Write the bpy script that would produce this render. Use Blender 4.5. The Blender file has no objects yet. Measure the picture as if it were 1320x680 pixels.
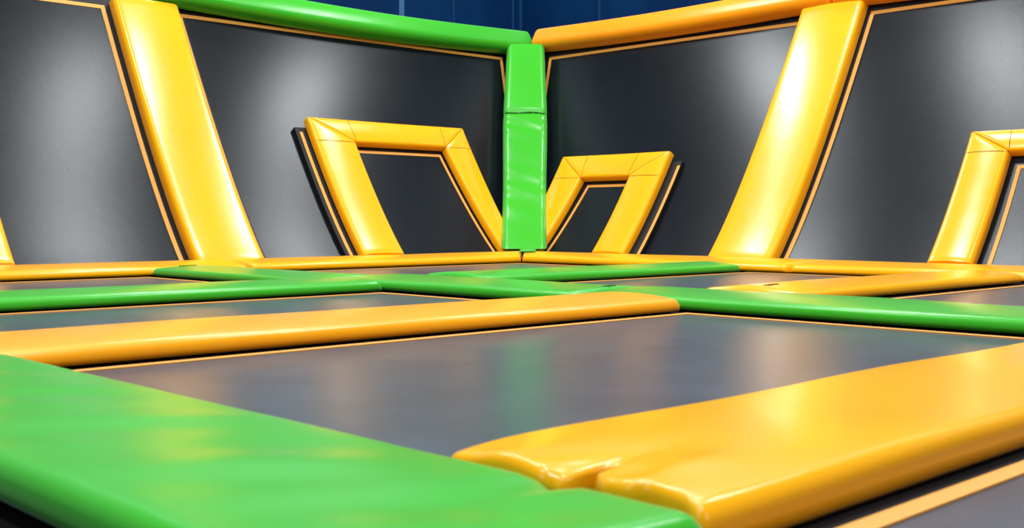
import bpy, bmesh, math, random
from mathutils import Vector, Matrix

random.seed(4)
col = bpy.context.scene.collection
DECK = 0.0            # black deck the court stands on; pad tops are about 6 cm above it

# ------------------------------------------------------------------ materials
def new_mat(name):
    m = bpy.data.materials.new(name)
    m.use_nodes = True
    nt = m.node_tree
    return m, nt, nt.nodes['Principled BSDF']

def noise_bump(nt, bsdf, scale, strength, dist=0.01, detail=3, stretch=None):
    tc = nt.nodes.new('ShaderNodeTexCoord')
    n = nt.nodes.new('ShaderNodeTexNoise'); n.inputs['Scale'].default_value = scale
    n.inputs['Detail'].default_value = detail
    if stretch:
        mp = nt.nodes.new('ShaderNodeMapping'); mp.inputs['Scale'].default_value = stretch
        nt.links.new(tc.outputs['Object'], mp.inputs['Vector']); nt.links.new(mp.outputs['Vector'], n.inputs['Vector'])
    else:
        nt.links.new(tc.outputs['Object'], n.inputs['Vector'])
    b = nt.nodes.new('ShaderNodeBump'); b.inputs['Strength'].default_value = strength
    b.inputs['Distance'].default_value = dist
    nt.links.new(n.outputs['Fac'], b.inputs['Height'])
    nt.links.new(b.outputs['Normal'], bsdf.inputs['Normal'])
    return n

def vinyl(name, c, rough=0.34, c2=None, spec=0.5, bump=0.12, sheen=0.22):
    m, nt, b = new_mat(name)
    b.inputs['Roughness'].default_value = rough
    b.inputs['Specular IOR Level'].default_value = spec
    b.inputs['Sheen Weight'].default_value = sheen; b.inputs['Sheen Roughness'].default_value = 0.35
    b.inputs['Sheen Tint'].default_value = (0.9, 1.0, 1.0, 1)
    n = noise_bump(nt, b, 5.0, bump, 0.012, 2)
    tc = nt.nodes.new('ShaderNodeTexCoord')
    n2 = nt.nodes.new('ShaderNodeTexNoise'); n2.inputs['Scale'].default_value = 1.7
    nt.links.new(tc.outputs['Object'], n2.inputs['Vector'])
    r = nt.nodes.new('ShaderNodeValToRGB')
    r.color_ramp.elements[0].position = 0.35; r.color_ramp.elements[1].position = 0.65
    r.color_ramp.elements[0].color = (*c, 1); r.color_ramp.elements[1].color = (*(c2 or c), 1)
    nt.links.new(n2.outputs['Fac'], r.inputs['Fac'])
    nt.links.new(r.outputs['Color'], b.inputs['Base Color'])
    return m

def plain(name, c, rough=0.6, spec=0.4):
    m, nt, b = new_mat(name)
    b.inputs['Base Color'].default_value = (*c, 1)
    b.inputs['Roughness'].default_value = rough
    b.inputs['Specular IOR Level'].default_value = spec
    noise_bump(nt, b, 60, 0.08, 0.002, 2)
    return m

def woven(name, c, rough, spec, scale=240, strength=0.1):
    m, nt, b = new_mat(name)
    b.inputs['Roughness'].default_value = rough
    b.inputs['Specular IOR Level'].default_value = spec
    tc = nt.nodes.new('ShaderNodeTexCoord')
    n = nt.nodes.new('ShaderNodeTexNoise'); n.inputs['Scale'].default_value = 6.0; n.inputs['Detail'].default_value = 5
    nt.links.new(tc.outputs['Object'], n.inputs['Vector'])
    r = nt.nodes.new('ShaderNodeValToRGB')
    r.color_ramp.elements[0].position = 0.3; r.color_ramp.elements[1].position = 0.75
    r.color_ramp.elements[0].color = (*[x * 0.85 for x in c], 1)
    r.color_ramp.elements[1].color = (*[x * 1.2 for x in c], 1)
    nt.links.new(n.outputs['Fac'], r.inputs['Fac']); nt.links.new(r.outputs['Color'], b.inputs['Base Color'])
    ck = nt.nodes.new('ShaderNodeTexNoise'); ck.inputs['Scale'].default_value = scale
    nt.links.new(tc.outputs['Object'], ck.inputs['Vector'])
    bp = nt.nodes.new('ShaderNodeBump'); bp.inputs['Strength'].default_value = strength; bp.inputs['Distance'].default_value = 0.002
    nt.links.new(ck.outputs['Fac'], bp.inputs['Height']); nt.links.new(bp.outputs['Normal'], b.inputs['Normal'])
    return m

YEL = vinyl('yellow_vinyl', (0.92, 0.40, 0.002), 0.20, (0.94, 0.42, 0.002), 0.33, 0.10, 0.07)
ORA = vinyl('orange_vinyl', (0.92, 0.30, 0.004), 0.26, (0.94, 0.32, 0.005), 0.3, 0.12)
AMB = vinyl('amber_vinyl', (0.92, 0.36, 0.004), 0.26, (0.94, 0.385, 0.005), 0.3, 0.12, 0.2)
GRN = vinyl('green_vinyl', (0.036, 0.385, 0.015), 0.26, (0.042, 0.41, 0.018), 0.3, 0.12, 0.24)
MAT = woven('trampoline_mesh', (0.052, 0.066, 0.09), 0.28, 0.5)
WMAT = woven('wall_mesh', (0.0045, 0.0065, 0.0085), 0.25, 0.18, 180, 0.02)
BLK = plain('black_border', (0.006, 0.005, 0.006), 0.75, 0.15)
BRD = plain('black_board', (0.008, 0.007, 0.007), 0.6, 0.25)
STR = plain('orange_stripe', (0.70, 0.31, 0.055), 0.6, 0.3)
SEAM = plain('dark_seam', (0.22, 0.09, 0.004), 0.8, 0.1)
SEAMG = plain('dark_green_seam', (0.01, 0.09, 0.008), 0.8, 0.1)
DECKM = plain('black_deck', (0.005, 0.005, 0.006), 0.8, 0.1)
BLUE = vinyl('blue_wall_paint', (0.0005, 0.018, 0.075), 0.6, (0.001, 0.028, 0.10), 0.1, 0.05, 0.0)
BSEAM = plain('pale_blue_trim', (0.05, 0.14, 0.27), 0.5, 0.3)
BSEAM2 = plain('faint_blue_trim', (0.006, 0.05, 0.14), 0.5, 0.3)

# ------------------------------------------------------------------ coordinate maps
# two leaning trampoline walls that curve out at the foot and meet in a corner
YL, XR = 6.05, 5.95
_tab = [(0.0, 0.0, math.radians(42))]
_dt = 0.005
for i in range(1, 700):
    tm = (i - .5) * _dt
    th = math.radians(28 + 14 * math.exp(-tm / .7))
    y, z, _ = _tab[-1]
    _tab.append((y + math.sin(th) * _dt, z + math.cos(th) * _dt, math.radians(28 + 14 * math.exp(-i * _dt / .7))))

def lean(t):
    if t <= 0:
        th = _tab[0][2]; return t * math.sin(th), t * math.cos(th), th
    k = min(t / _dt, len(_tab) - 2); i = int(k); f = k - i
    a, b = _tab[i], _tab[i + 1]
    return tuple(a[j] * (1 - f) + b[j] * f for j in range(3))

def on_left(s, t, n):
    y, z, th = lean(t)
    return Vector((s, YL + y - n * math.cos(th), z + n * math.sin(th)))

def on_right(s, t, n):
    y, z, th = lean(t)
    return Vector((XR + y - n * math.cos(th), s, z + n * math.sin(th)))

def on_floor(a, b, n):
    return Vector((a, b, DECK + n))

FWD = Vector((1, 1, 0)).normalized()
LAT = Vector((1, -1, 0)).normalized()
def on_corner(s, t, n):                     # frame that runs up the corner of the two walls
    y, z, th = lean(t)
    th2 = math.atan(math.tan(th) * math.sqrt(2))
    return Vector((XR + y, YL + y, z)) + LAT * s - FWD * (n * math.cos(th2)) + Vector((0, 0, n * math.sin(th2)))

# ------------------------------------------------------------------ mesh builders
def link(name, bm, mat, parent=None, smooth=True):
    me = bpy.data.meshes.new(name)
    bmesh.ops.recalc_face_normals(bm, faces=bm.faces[:])
    bm.to_mesh(me); bm.free()
    if smooth:
        for p in me.polygons: p.use_smooth = True
    me.materials.append(mat)
    o = bpy.data.objects.new(name, me); col.objects.link(o)
    if parent: 
        o.parent = parent
        o.matrix_parent_inverse = Matrix.Translation(-Vector(parent.location))
    return o

def profile_top(x, w, h, r, crown):
    c = crown * max(0.0, 1 - (2 * x / w - 1) ** 2)
    e = min(x, w - x)
    d = 0.0
    if e < r: d = r - math.sqrt(max(0, r * r - (r - e) ** 2))
    return h - d + c

def quad_pad(mp, A, B, C, D, h, rt=0.02, rb=0.012, crown=0.01, re0=0.02, re1=0.02, nu=24, nx=14, n0=0.0, deform=None, shear0=0.0):
    """padded bolster on the quad A,B (start left,right) C,D (end right,left) in map coordinates"""
    A, B, C, D = (Vector((p[0], p[1])) for p in (A, B, C, D))
    P = lambda q: mp(q[0], q[1], n0)
    L = (P((A + B) / 2) - P((C + D) / 2)).length
    st = []
    if re0 > 0:
        for k in range(6):
            f = k / 6 * math.pi / 2
            st.append((re0 * (1 - math.cos(f)), re0 * (1 - math.sin(f))))
    a0 = re0; a1 = L - re1
    for k in range(nu + 1):
        st.append((a0 + (a1 - a0) * k / nu, 0.0))
    if re1 > 0:
        for k in range(5, -1, -1):
            f = k / 6 * math.pi / 2
            st.append((L - re1 * (1 - math.cos(f)), re1 * (1 - math.sin(f))))
    bm = bmesh.new(); rings = []
    for e, ins in st:
        p = e / L
        l = A.lerp(D, p); r_ = B.lerp(C, p)
        w = (P(l) - P(r_)).length
        prof = []
        na = 7
        hh = h - ins
        R = max(1e-4, min(rt, hh * 0.7, w * .45)); Rb = max(1e-4, min(rb, (hh - R) * 0.8))
        i2 = ins * 0.8
        ww = w - 2 * i2
        for k in range(4):                              # bottom-left
            f = k / 3 * math.pi / 2
            prof.append((i2 + Rb * (1 - math.sin(f)), Rb * (1 - math.cos(f))))
        for k in range(na):                             # top-left
            f = k / (na - 1) * math.pi / 2
            prof.append((i2 + R * (1 - math.cos(f)), hh - R + R * math.sin(f)))
        for k in range(1, nx):
            prof.append((i2 + R + (ww - 2 * R) * k / nx, hh))
        for k in range(na):
            f = (1 - k / (na - 1)) * math.pi / 2
            prof.append((i2 + ww - R * (1 - math.cos(f)), hh - R + R * math.sin(f)))
        for k in range(4):
            f = (1 - k / 3) * math.pi / 2
            prof.append((i2 + ww - Rb * (1 - math.sin(f)), Rb * (1 - math.cos(f))))
        ring = []
        fade = 1 - ins / max(re0, re1, 1e-6) if ins > 0 else 1
        for x, zz in prof:
            q = x / w
            zz2 = zz + crown * fade * max(0, 1 - (2 * q - 1) ** 2) * (zz / h)
            uv = l.lerp(r_, q)
            if deform:
                du, dv, dn = deform(uv.x, uv.y, e, x, L, w)
                uv = Vector((uv.x + du, uv.y + dv)); zz2 += dn * (zz / h)
            if shear0: uv = Vector((uv.x, uv.y - shear0 * zz2 * max(0, 1 - e / 0.45)))
            ring.append(bm.verts.new(mp(uv.x, uv.y, n0 + zz2)))
        rings.append(ring)
    n = len(rings[0])
    for a, b in zip(rings, rings[1:]):
        for i in range(n):
            bm.faces.new((a[i], a[(i + 1) % n], b[(i + 1) % n], b[i]))
    bm.faces.new(rings[0]); bm.faces.new(rings[-1])
    return bm

def ribbon(mp, pts, width, n, closed=False, thick=0.003, step=0.12):
    """flat mitred band along a polyline in map coordinates"""
    pts = [Vector((p[0], p[1])) for p in pts]
    m = len(pts); segs = m if closed else m - 1
    bm = bmesh.new()
    def normal(i):
        d = (pts[(i + 1) % m] - pts[i]).normalized(); return Vector((-d.y, d.x))
    def off(i):
        if closed: a, b = normal((i - 1) % m), normal(i)
        else: a = normal(max(i - 1, 0)); b = normal(min(i, m - 2))
        s = (a + b).normalized(); return s / max(0.3, s.dot(a))
    offs = [off(i) * width / 2 for i in range(m)]
    rings = []
    for i in range(segs):
        j = (i + 1) % m
        L = (pts[j] - pts[i]).length; k = max(1, int(L / step))
        for q in range(k + (1 if (not closed and i == segs - 1) else 0)):
            f = q / k
            c = pts[i].lerp(pts[j], f); o = offs[i].lerp(offs[j], f)
            l, r = c + o, c - o
            rings.append([bm.verts.new(mp(l.x, l.y, n)), bm.verts.new(mp(l.x, l.y, n + thick)),
                          bm.verts.new(mp(r.x, r.y, n + thick)), bm.verts.new(mp(r.x, r.y, n))])
    tot = len(rings)
    for a in range(tot if closed else tot - 1):
        A, B = rings[a], rings[(a + 1) % tot]
        for i in range(4):
            bm.faces.new((A[i], A[(i + 1) % 4], B[(i + 1) % 4], B[i]))
    if not closed:
        bm.faces.new(rings[0]); bm.faces.new(rings[-1])
    return bm

def tube(pts, r, seg=6, bm=None):
    bm = bm or bmesh.new(); rings = []
    for i, p in enumerate(pts):
        d = (pts[min(i + 1, len(pts) - 1)] - pts[max(i - 1, 0)]).normalized()
        u = d.orthogonal().normalized(); v = d.cross(u)
        rings.append([bm.verts.new(p + (u * math.cos(2 * math.pi * k / seg) + v * math.sin(2 * math.pi * k / seg)) * r) for k in range(seg)])
    for a, b in zip(rings, rings[1:]):
        for i in range(seg): bm.faces.new((a[i], a[(i + 1) % seg], b[(i + 1) % seg], b[i]))
    bm.faces.new(rings[0]); bm.faces.new(rings[-1])
    return bm

def box(bm, lo, hi):
    vs = [bm.verts.new((x, y, z)) for x in (lo[0], hi[0]) for y in (lo[1], hi[1]) for z in (lo[2], hi[2])]
    for f in ((0, 1, 3, 2), (4, 5, 7, 6), (0, 1, 5, 4), (2, 3, 7, 6), (0, 2, 6, 4), (1, 3, 7, 5)):
        bm.faces.new([vs[i] for i in f])
    return bm

def tag(o, label, cat, group=None):
    o['label'] = label; o['category'] = cat
    if group: o['group'] = group
    return o

def empty(name, loc, label, cat, group=None):
    o = bpy.data.objects.new(name, None); o.location = loc; col.objects.link(o)
    o.empty_display_size = 0.1
    return tag(o, label, cat, group)

def struct(o):
    o['kind'] = 'structure'; return o

# ------------------------------------------------------------------ room shell
struct(link('floor', box(bmesh.new(), (-4, -4, -0.1), (8.36, 8.5, DECK)), DECKM, smooth=False))
UPM = plain('pale_sheen_reflector', (0.55, 0.66, 0.72), 0.7)  # pale bands added above the view so the pads reflect a sheen
struct(link('sheen_reflector_left', box(bmesh.new(), (-4, 8.44, 3.05), (8.36, 8.5, 3.65)), UPM, smooth=False))
struct(link('sheen_reflector_right', box(bmesh.new(), (8.30, -4, 3.05), (8.36, 8.44, 3.65)), UPM, smooth=False))
WL = struct(link('wall_left', box(bmesh.new(), (-4, 8.5, -0.1), (8.51, 8.65, 4.6)), BLUE, smooth=False))
WR = struct(link('wall_right', box(bmesh.new(), (8.36, -4, -0.1), (8.51, 8.5, 4.6)), BLUE, smooth=False))
for k, (x, w) in enumerate([(2.9, .05), (4.85, .05), (6.73, .055), (7.38, .012), (8.19, .02), (8.30, .03)]):
    struct(link('trim_%d' % (k + 1), box(bmesh.new(), (x - w / 2, 8.488, 0), (x + w / 2, 8.5, 4.6)), BSEAM if w > .04 else BSEAM2, smooth=False))
for k, (y, w) in enumerate([(7.45, .02), (5.6, .05), (3.6, .05)]):
    struct(link('trim_%d' % (k + 7), box(bmesh.new(), (8.348, y - w / 2, 0), (8.36, y + w / 2, 4.6)), BSEAM2, smooth=False))

# ------------------------------------------------------------------ floor trampolines
BED = 0.015
def floor_bed(x0, x1, y0, y1, cx0, cx1, cy0, cy1, label, sw=0.028):
    """(x0..y1) the stripe rectangle, (cx0..cy1) the full cell under the surrounding pads"""
    t = empty('floor_trampoline', ((x0 + x1) / 2, (y0 + y1) / 2, DECK), label, 'trampoline', 'floor trampolines')
    bm = quad_pad(on_floor, (x0, y0), (x0, y1), (x1, y1), (x1, y0), BED, 0.003, 0.002, 0.0, 0.003, 0.003, 10, 6)
    link('jump_mat', bm, MAT, t)
    bm = bmesh.new()
    o = [(cx0, cy0), (cx1, cy0), (cx1, cy1), (cx0, cy1)]; i = [(x0, y0), (x1, y0), (x1, y1), (x0, y1)]
    for z in (0.001, BED - 0.001):
        vo = [bm.verts.new((*p, z)) for p in o]; vi = [bm.verts.new((*p, z)) for p in i]
        for k in range(4): bm.faces.new((vo[k], vo[(k + 1) % 4], vi[(k + 1) % 4], vi[k]))
    link('border', bm, BLK, t, smooth=False)
    link('stripe', ribbon(on_floor, i, sw, BED, True), STR, t, smooth=False)
    return t

floor_bed(0.76, 2.83, 0.86, 2.155, 0.62, 3.08, 0.78, 2.4, 'large grey floor trampoline in the middle foreground, inside yellow and green pads')
floor_bed(0.76, 2.83, -0.8, 0.54, 0.62, 3.08, -1.0, 0.75, 'floor trampoline cut by the bottom right corner, in front of the torn yellow pad')
floor_bed(0.30, 2.745, 2.74, 3.60, 0.1, 2.95, 2.42, 3.82, 'narrow grey floor trampoline between the long green and long yellow pads at left')
floor_bed(0.30, 2.63, 4.22, 5.38, 0.1, 2.85, 3.84, 5.6, 'floor trampoline sliver at far left, under the yellow base pad of the left wall')
floor_bed(3.25, 5.24, 4.22, 5.38, 2.87, 5.45, 3.84, 5.6, 'farthest floor trampoline, below the corner where the two walls meet')
floor_bed(3.45, 5.26, 2.72, 3.58, 3.1, 5.45, 2.42, 3.82, 'floor trampoline sliver right of centre, behind the green pad and before the right wall')
floor_bed(3.45, 5.26, 0.9, 2.03, 3.1, 5.45, 0.6, 2.4, 'floor trampoline sliver at the right edge, behind the long green pad')

# ------------------------------------------------------------------ floor pads
PB = BED
def wob(seed, amp, fx=3.0, fy=5.0):
    r = random.Random(seed); ph = [r.uniform(0, 6.28) for _ in range(6)]
    def f(u, v, e, x, L, w):
        d = amp * (math.sin(u * fx + v * 1.3 + ph[0]) * .6 + math.sin(u * fx * 2.3 - v * fy + ph[1]) * .4 + math.sin(v * fy * 1.7 + u + ph[2]) * .3)
        side = amp * 0.8 * math.sin((u + v) * 2.2 + ph[3])
        return 0, 0, d
    return f

def floor_pad(corners, mat, label, h=0.05, rt=0.02, rb=0.014, crown=0.012, re0=0.03, re1=0.03, nu=40, nx=14, deform=None, n0=PB, ridge=None):
    A, B, C, D = corners
    lift = 0.006 if rb >= 0.02 else 0.0          # the pad overhangs a narrower black rail
    bm = quad_pad(on_floor, A, B, C, D, h - lift, rt, rb, crown, re0, re1, nu, nx, n0 + lift, deform)
    o = link('frame_pad', bm, mat)
    if lift:
        mid = sum((Vector(p) for p in corners), Vector((0, 0))) / 4
        q = []
        for p in corners:
            d = Vector(p) - mid
            q.append(mid + Vector((math.copysign(abs(d.x) - 0.06, d.x), math.copysign(abs(d.y) - 0.06, d.y))))
        link('support_rail', quad_pad(on_floor, *q, 0.013, 0.003, 0.002, 0, 0.003, 0.003, 8, 4, n0 - 0.001), BLK, o)
    tag(o, label, 'pad', 'floor pads')
    return o

def alongx(x0, x1, y0, y1): return ((x0, y0), (x0, y1), (x1, y1), (x1, y0))
def alongy(y0, y1, x0, x1): return ((x0, y0), (x1, y0), (x1, y1), (x0, y1))

# foreground green pad with slack vinyl
def green_front(u, v, e, x, L, w):
    q = x / w
    m = math.sin(math.pi * min(1, max(0, q)))
    d = m * (0.0022 * math.sin(v * 15 + u * 11 + 1.4 * math.sin(u * 9)) + 0.0011 * math.sin(v * 37 + u * 25))
    d -= 0.014 * math.exp(-((v - 0.742) / 0.022) ** 2) * max(0, (q - .45) / .55) ** 1.5       # sag beside the torn yellow end
    d += 0.002 * max(0, q - .5)
    return 0, 0, d
floor_pad(alongy(0.56, 2.17, 0.422, 0.785), GRN, 'wide green pad filling the bottom left foreground', h=0.046, rt=0.024, crown=0.006, nu=70, nx=24, deform=green_front)

# foreground yellow pad with a torn wavy end
ENDX = [(0.50, -0.01), (0.55, -0.008), (0.587, -0.002), (0.615, 0.010), (0.655, 0.012), (0.674, 0.002), (0.70, 0.006), (0.728, 0.022), (0.742, 0.075), (0.750, 0.07), (0.757, 0.004),
        (0.78, -0.004), (0.811, -0.002), (0.841, 0.0), (0.894, 0.004), (0.95, 0.008)]
def endshift(v):
    if v <= ENDX[0][0]: return ENDX[0][1]
    for (a, da), (b, db) in zip(ENDX, ENDX[1:]):
        if v <= b:
            f = (v - a) / (b - a); f = f * f * (3 - 2 * f); return da + (db - da) * f
    return ENDX[-1][1]
def yellow_front(u, v, e, x, L, w):
    k = math.exp(-max(e, 0) / (0.10 if not .725 < v < .76 else 0.05))
    du = endshift(v) * k
    dn = 0.004 * math.sin(v * 30 + 1.0) * math.exp(-max(e, 0) / 0.12) - 0.010 * math.exp(-((v - .753) / .02) ** 2) * math.exp(-max(e, 0) / .05)
    dn -= 0.010 * math.exp(-((v - .90) / .05) ** 2) * math.exp(-max(e, 0) / .06)
    dn += 0.002 * math.sin(u * 7 + v * 9)
    dn += 0.004 * math.exp(-((v - .68) / .03) ** 2) * math.exp(-((e - .10) / .06) ** 2) - 0.004 * math.exp(-((v - .70) / .02) ** 2) * math.exp(-((e - .04) / .03) ** 2)
    return du, 0, dn
floor_pad(alongx(0.79, 2.86, 0.58, 0.935), YEL, 'big yellow pad with a torn wavy end in the right foreground', h=0.050, rt=0.02, crown=0.004, re0=0.012, nu=90, nx=90, deform=yellow_front)

floor_pad(alongx(0.15, 2.855, 2.19, 2.60), AMB, 'long yellow pad across the middle, behind the large grey trampoline', h=0.043, rt=0.022, rb=0.020, crown=0.014, nu=50, deform=wob(1, .0015))
floor_pad(alongx(0.15, 2.79, 3.64, 4.02), GRN, 'long green pad at left, second row behind the long yellow pad', h=0.043, rt=0.022, rb=0.020, crown=0.016, nu=50, deform=wob(2, .0015))
floor_pad(alongy(2.63, 3.98, 2.81, 3.27), GRN, 'short green pad in the centre running back from the long yellow pad end', h=0.043, rt=0.022, rb=0.020, crown=0.012, deform=wob(3, .002))
floor_pad(alongy(0.3, 2.60, 2.88, 3.33), GRN, 'green pad at right running from the centre joint out of the right edge', h=0.043, rt=0.022, rb=0.020, crown=0.012, nu=44, deform=wob(4, .002))
floor_pad(alongx(3.30, 5.24, 3.62, 4.02), GRN, 'green pad right of centre reaching the base of the right wall', h=0.043, rt=0.022, rb=0.020, crown=0.016, deform=wob(5, .0015))
floor_pad(alongx(3.36, 5.26, 2.10, 2.50), YEL, 'yellow floor pad at right meeting the right wall base below the cut-off frame', h=0.043, rt=0.022, rb=0.020, crown=0.016, deform=wob(6, .0015))
floor_pad(alongy(4.04, 5.44, 2.68, 3.10), GRN, 'small dark green pad at left meeting the left wall base below the yellow strip', h=0.043, rt=0.022, rb=0.020, crown=0.012, deform=wob(7, .002))

def lace(parent, x, y, ang, ln, z):
    d = Vector((math.cos(ang), math.sin(ang), 0)); n = Vector((-d.y, d.x, 0))
    pts = [Vector((x, y, z)) + d * (ln * (k / 8 - .5)) + n * (0.012 * (-1) ** k) for k in range(9)]
    link('lace', tube(pts, 0.003), SEAMG if parent.data.materials[0] == GRN else SEAM, parent)
by = {o['label']: o for o in bpy.data.objects if o.name.startswith('frame_pad')}
for lab, o in list(by.items()):
    if lab.startswith('short green pad'): lace(o, 3.06, 2.68, 0.4, 0.09, PB + 0.055)
    if lab.startswith('yellow floor pad at right'): lace(o, 3.50, 2.29, 0.2, 0.10, PB + 0.0585)
    if lab.startswith('small dark green'): lace(o, 2.86, 5.38, 0.1, 0.10, PB + 0.0545)

# base pads along the foot of the two walls
base = dict(h=0.046, rt=0.025, rb=0.02, crown=0.022, nx=16)
floor_pad(((0.6, 5.44), (0.6, 6.03), (3.30, 6.03), (3.25, 5.44)), YEL, 'yellow base pad at the foot of the left wall, cut by the left edge', nu=40, deform=wob(8, .0015), **base)
floor_pad(((3.27, 5.44), (3.32, 6.03), (5.91, 6.03), (5.312, 5.437)), YEL, 'yellow base pad at the foot of the left wall, running into the corner', nu=40, re1=0.02, deform=wob(9, .0015), **{k: v for k, v in base.items()})
floor_pad(((5.318, 5.427), (5.92, 6.02), (5.92, 3.36), (5.30, 3.38)), YEL, 'yellow base pad at the foot of the right wall, running into the corner', nu=40, re0=0.02, deform=wob(10, .0015), **base)
floor_pad(((5.30, 3.36), (5.92, 3.34), (5.92, 2.06), (5.30, 2.06)), YEL, 'yellow base pad at the right wall between the strip foot and the cut-off frame', nu=30, deform=wob(11, .0015), **base)
floor_pad(((5.30, 2.04), (5.92, 2.04), (5.92, 0.5), (5.30, 0.5)), YEL, 'yellow base pad at the right edge under the cut-off wall frame', nu=30, deform=wob(12, .0015), **base)

# ------------------------------------------------------------------ leaning wall trampolines
TOP = 2.20
def corner_s(t, side):
    return (XR if side == 'L' else YL) + lean(t)[0]

def wall_bed(mp, s_near, s_far, label, stripe, slant=None):
    """s_near/s_far the extents along the wall; slant = side letter when the far end follows the corner"""
    t0 = 0.0
    mid = mp((s_near + s_far) / 2, 0, 0)
    root = empty('wall_trampoline', (mid.x, mid.y, 0), label, 'wall trampoline', 'leaning wall trampolines')
    if slant:
        bm = bmesh.new(); nt_, ns = 30, 16; G = []
        for n in (-0.02, 0.0):
            g = []
            for i in range(nt_ + 1):
                t = TOP * i / nt_; far = corner_s(t, slant) + 0.0
                g.append([bm.verts.new(mp(s_near + (far - s_near) * j / ns, t, n)) for j in range(ns + 1)])
            G.append(g)
        for g in G:
            for i in range(nt_):
                for j in range(ns): bm.faces.new((g[i][j], g[i][j + 1], g[i + 1][j + 1], g[i + 1][j]))
        for i in range(nt_):
            for j in (0, ns): bm.faces.new((G[0][i][j], G[0][i + 1][j], G[1][i + 1][j], G[1][i][j]))
        for j in range(ns):
            for i in (0, nt_): bm.faces.new((G[0][i][j], G[0][i][j + 1], G[1][i][j + 1], G[1][i][j]))
    else:
        bm = quad_pad(mp, (s_near, t0), (s_far, t0), (s_far, TOP), (s_near, TOP), 0.02, 0.003, 0.003, 0, 0.004, 0.004, 30, 10, -0.02)
    link('jump_mat', bm, WMAT, root)
    # matte border outside the stripe, then the stripe itself
    a, b, tt, far = stripe
    if slant:
        path = [(a, 0.02), (a, tt)] + [(corner_s(t, slant) - far * (t / tt) ** 1.2, t) for t in (tt, 1.5, 1.0, .6, .3, 0.02)]
    else:
        path = [(a, 0.02), (a, tt), (b, tt), (b, 0.02)]
    link('stripe', ribbon(mp, path, 0.028, 0.0), STR, root, smooth=False)
    bw = 0.12
    sgn = -1
    if slant:
        outer = [(a - bw / 2, 0.02), (a - bw / 2, tt + .09)] + [(corner_s(t, slant) - far * (t / tt) ** 1.2 + .13, t) for t in (tt + .09, 1.5, 1.0, .6, .3, 0.02)]
        link('border', ribbon(mp, outer, 0.17, -0.001, thick=0.002), BRD, root, smooth=False)
    else:
        outer = [(a + math.copysign(.075, a - b), 0.02), (a + math.copysign(.075, a - b), tt + .09), (b + math.copysign(.075, b - a), tt + .09), (b + math.copysign(.075, b - a), 0.02)]
        link('border', ribbon(mp, outer, 0.14, -0.001, thick=0.002), BRD, root, smooth=False)
    return root

wall_bed(on_left, 0.6, 3.44, 'black leaning wall trampoline at the far left, left of the yellow strip', (3.20, 0.9, 1.985, 0))
wall_bed(on_left, 3.46, 5.95, 'black leaning wall trampoline between the left yellow strip and the green corner pillar', (3.74, 0, 2.0, 0.30), 'L')
wall_bed(on_right, 4.14, 6.05, 'black leaning wall trampoline between the green corner pillar and the right yellow strip', (4.28, 0, 2.0, 0.30), 'R')
wall_bed(on_right, 0.9, 4.12, 'black leaning wall trampoline at the right edge, right of the right yellow strip', (3.83, 1.2, 2.0, 0))

# yellow strips covering the joints between wall beds
def strip(mp, s0, s1, t1, label, mat=YEL):
    bm = quad_pad(mp, (s0, 0.012), (s1, 0.012), (s1, t1), (s0, t1), 0.085, 0.03, 0.01, 0.008, 0.004, 0.02, 40, 14, 0.002)
    o = link('wall_strip_pad', bm, mat)
    return tag(o, label, 'pad', 'wall strip pads')
strip(on_left, 3.245, 3.70, 2.03, 'tall yellow strip pad leaning up the left wall')
strip(on_right, 3.87, 4.35, 2.07, 'tall yellow strip pad leaning up the right wall')

# top rails
def rail(mp, s0, s1, t0, t1, sag, mat, label, r0=.03, r1=.03):
    def d(u, v, e, x, L, w): return 0, -sag * math.sin(math.pi * min(1, max(0, e / L))), 0
    bm = quad_pad(mp, (s0, t0), (s0, t1), (s1, t1), (s1, t0), 0.13, 0.05, 0.03, 0.012, r0, r1, 40, 12, 0.002, d)
    o = link('top_rail_pad', bm, mat)
    return tag(o, label, 'pad', 'top rail pads')
rail(on_left, 3.55, 7.06, 2.05, 2.26, 0.05, GRN, 'green rail pad along the top edge of the left wall')
rail(on_right, 7.00, 4.13, 2.06, 2.26, 0.03, ORA, 'orange rail pad along the top edge of the right wall, beside the corner')
rail(on_right, 4.11, 1.4, 2.06, 2.26, 0.03, ORA, 'orange rail pad on the right wall top, beyond the yellow strip at the upper right')

# corner pillar
def pillar_def(u, v, e, x, L, w):
    q = (x / w - .5) * 2
    t = v
    pinch = math.exp(-((t - 1.22) / .018) ** 2)
    widen = 0.10 * math.exp(-((t - 1.15) / .5) ** 2)
    dn = -0.022 * pinch + 0.006 * math.sin(t * 40 + 3 * q) * math.exp(-((t - 1.1) / .12) ** 2) + 0.005 * math.sin(t * 34 + q * 2) * math.exp(-((t - .45) / .25) ** 2)
    return q * 0.16 * (widen - .03 * pinch), 0, dn
bm = quad_pad(on_corner, (-0.165, -0.045), (0.165, -0.045), (0.16, 1.96), (-0.16, 1.96), 0.10, 0.04, 0.02, 0.008, 0.005, 0.03, 110, 16, 0.17, pillar_def, 1.15)
pil = link('corner_pillar_pad', bm, GRN)
tag(pil, 'tall green pillar pad standing in the corner between the two walls', 'pad')
cr = [on_corner(s, 1.222 + .004 * math.sin(s * 30), 0.17 + 0.086 + 0.010 * (1 - (s / .16) ** 2)) for s in [(-.16 + .32 * k / 16) for k in range(17)]]
link('crease', tube(cr, 0.004), SEAMG, pil)
bm = quad_pad(on_floor, (5.44, 5.58), (5.52, 5.50), (5.66, 5.64), (5.58, 5.72), 0.014, 0.008, 0.004, 0.003, 0.01, 0.01, 10, 8, 0.084)
tag(link('corner_joint_pad', bm, GRN), 'small green joint pad at the foot of the green corner pillar', 'pad')

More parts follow.
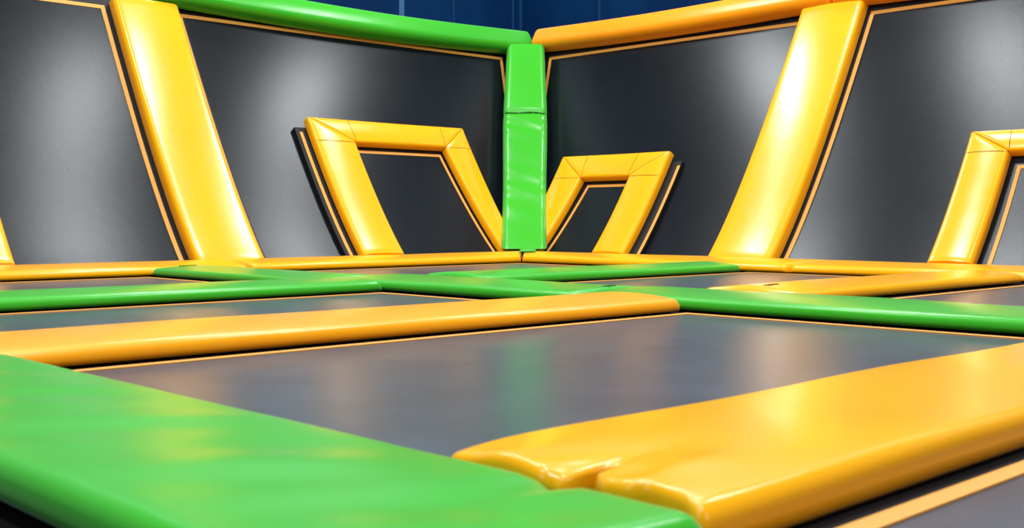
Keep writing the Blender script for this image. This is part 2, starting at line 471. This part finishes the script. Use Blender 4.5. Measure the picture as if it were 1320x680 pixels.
# ------------------------------------------------------------------ small padded frames on the walls
def frame(mp, s0, s1, i0, i1, t1, ti, label, board_lo, board_hi, inner, outer_s, outer_top, i1b=None):
    i1b = i1b or i1
    base = mp((s0 + s1) / 2, 0.05, 0)
    root = empty('wall_rebound_frame', base, label, 'padded frame', 'padded frames on the walls')
    T0 = 0.02
    bm = quad_pad(mp, (board_lo, T0), (board_hi, T0), (board_hi, outer_top), (board_lo, outer_top), 0.03, 0.004, 0.002, 0, 0.004, 0.004, 24, 10, 0.001)
    link('backing_board', bm, BRD, root)
    bm = quad_pad(mp, (min(i0, inner[0]) - .02, T0), (max(i1, inner[1]) + .02, T0), (max(i1, inner[1]) + .02, ti + .03), (min(i0, inner[0]) - .02, ti + .03), 0.004, 0.001, 0.001, 0, 0.001, 0.001, 24, 8, 0.0305)
    link('jump_mat', bm, WMAT, root)
    link('stripe', ribbon(mp, inner[2], 0.022, 0.035), STR, root, smooth=False)
    if outer_s is not None:
        link('stripe', ribbon(mp, [(outer_s, T0 + .01), (outer_s, outer_top - .04)], 0.024, 0.031), STR, root, smooth=False)
    N0, H, R, CR = 0.0355, 0.062, 0.022, 0.008
    g = 0.0015
    link('side_pad', quad_pad(mp, (s0, T0), (i0, T0), (i0, ti - g), (s0, t1 - g), H, R, .008, CR, .003, .003, 24, 12, N0), YEL, root)
    link('side_pad', quad_pad(mp, (i1b, T0), (s1, T0), (s1, t1 - g), (i1, ti - g), H, R, .008, CR, .003, .003, 24, 12, N0), YEL, root)
    link('top_pad', quad_pad(mp, (s0 + g, t1), (i0 + g, ti), (i1 - g, ti), (s1 - g, t1), H, R, .008, CR, .003, .003, 24, 12, N0), YEL, root)
    def seam(p, q):
        w = math.hypot(q[0] - p[0], q[1] - p[1]); pts = []
        for k in range(21):
            x = w * (0.004 / w + (1 - .008 / w) * k / 20)
            f = x / w
            pts.append(mp(p[0] + (q[0] - p[0]) * f, p[1] + (q[1] - p[1]) * f, N0 + profile_top(x, w, H, R, CR) - .0005))
        return tube(pts, 0.0026)
    for p, q in (((s0, ti - .005), (i0, ti - .005)), ((i1, ti - .005), (s1, ti - .005)), ((i0 + .005, ti), (i0 + .005 - .02, t1)), ((i1 - .005, ti), (i1 - .005 + .02, t1))):
        link('seam', seam(p, q), SEAM, root)
    return root

frame(on_left, 4.43, 5.86, 4.77, 5.60, 1.18, 0.985, 'padded yellow frame leaning on the left wall beside the green corner pillar',
      4.345, 5.86, (4.70, 5.70, [(4.72, .945), (5.565, .945), (5.655, 0.03)]), 4.385, 1.13, 5.69)
frame(on_right, 5.04, 6.09, 5.33, 5.80, 0.92, 0.71, 'small padded yellow frame on the right wall beside the green corner pillar',
      4.955, 6.10, (5.30, 5.87, [(5.30, .67), (5.745, .67), (5.825, 0.03)]), 4.965, 0.87, 5.865)
frame(on_right, 1.55, 2.88, 1.85, 2.63, 0.94, 0.79, 'padded yellow frame cut by the right edge of the view',
      1.55, 2.87, (1.83, 2.6, [(1.85, .72), (2.575, .72), (2.565, 0.03)]), None, 0.9)
frame(on_left, 0.8, 2.215, 1.05, 1.95, 1.18, 0.965, 'padded yellow frame mostly outside the left edge of the view',
      0.7, 2.20, (1.03, 2.0, [(1.05, .955), (1.98, .955), (2.0, 0.07)]), None, 1.13)

# ------------------------------------------------------------------ lights
def lamp(x, y, z, p, size=0.7, c=(0.93, 0.975, 1.0)):
    d = bpy.data.lights.new('hall_or_fill_lamp', 'AREA'); d.shape = 'DISK'; d.size = size; d.energy = p; d.color = c
    o = bpy.data.objects.new('hall_or_fill_lamp', d); o.location = (x, y, z); col.objects.link(o)
    return o
Pw = 104
for x, y, k in [(4.95, 4.75, 1), (7.6, 4.9, 1), (5.0, 7.35, 1), (2.3, 4.8, 1), (4.9, 2.2, 1), (2.3, 2.2, 1), (2.3, 7.4, .8), (7.6, 2.2, .8), (-.4, 2.2, 1), (2.3, -.4, 1), (-.4, -.4, 1)]:
    lamp(x, y, 5.5, Pw * k)
for x, y in ((1.6, -3.6), (-3.6, 1.6)):  # unseen fill added on the camera side to brighten the pad fronts
    o = lamp(x, y, 3.6, 55, 2.2)
    o.rotation_euler = (Vector((3.0, 3.0, 0.3)) - o.location).to_track_quat('-Z', 'Y').to_euler()

w = bpy.data.worlds.new('hall_ambient'); bpy.context.scene.world = w; w.use_nodes = True
bg = w.node_tree.nodes['Background']
bg.inputs['Color'].default_value = (0.82, 0.92, 1.0, 1); bg.inputs['Strength'].default_value = 0.17

# ------------------------------------------------------------------ camera
cam = bpy.data.cameras.new('camera'); co = bpy.data.objects.new('camera', cam); col.objects.link(co)
cam.sensor_width = 36; cam.lens = 1463 / 1320 * 36; cam.clip_start = 0.02
yaw = math.radians(46.1); pit = math.atan(58 / 1463)
F0 = Vector((math.cos(yaw), math.sin(yaw), 0)); Rv = Vector((math.sin(yaw), -math.cos(yaw), 0)); Zv = Vector((0, 0, 1))
F = F0 * math.cos(pit) - Zv * math.sin(pit); U = F0 * math.sin(pit) + Zv * math.cos(pit)
M = Matrix((Rv, U, -F)).transposed().to_4x4(); M.translation = Vector((0, 0, 0.31))
co.matrix_world = M
cam.dof.use_dof = True; cam.dof.focus_distance = 6.0; cam.dof.aperture_fstop = 9
bpy.context.scene.camera = co
bpy.context.scene.view_settings.view_transform = 'Standard'
bpy.context.scene.view_settings.look = 'None'
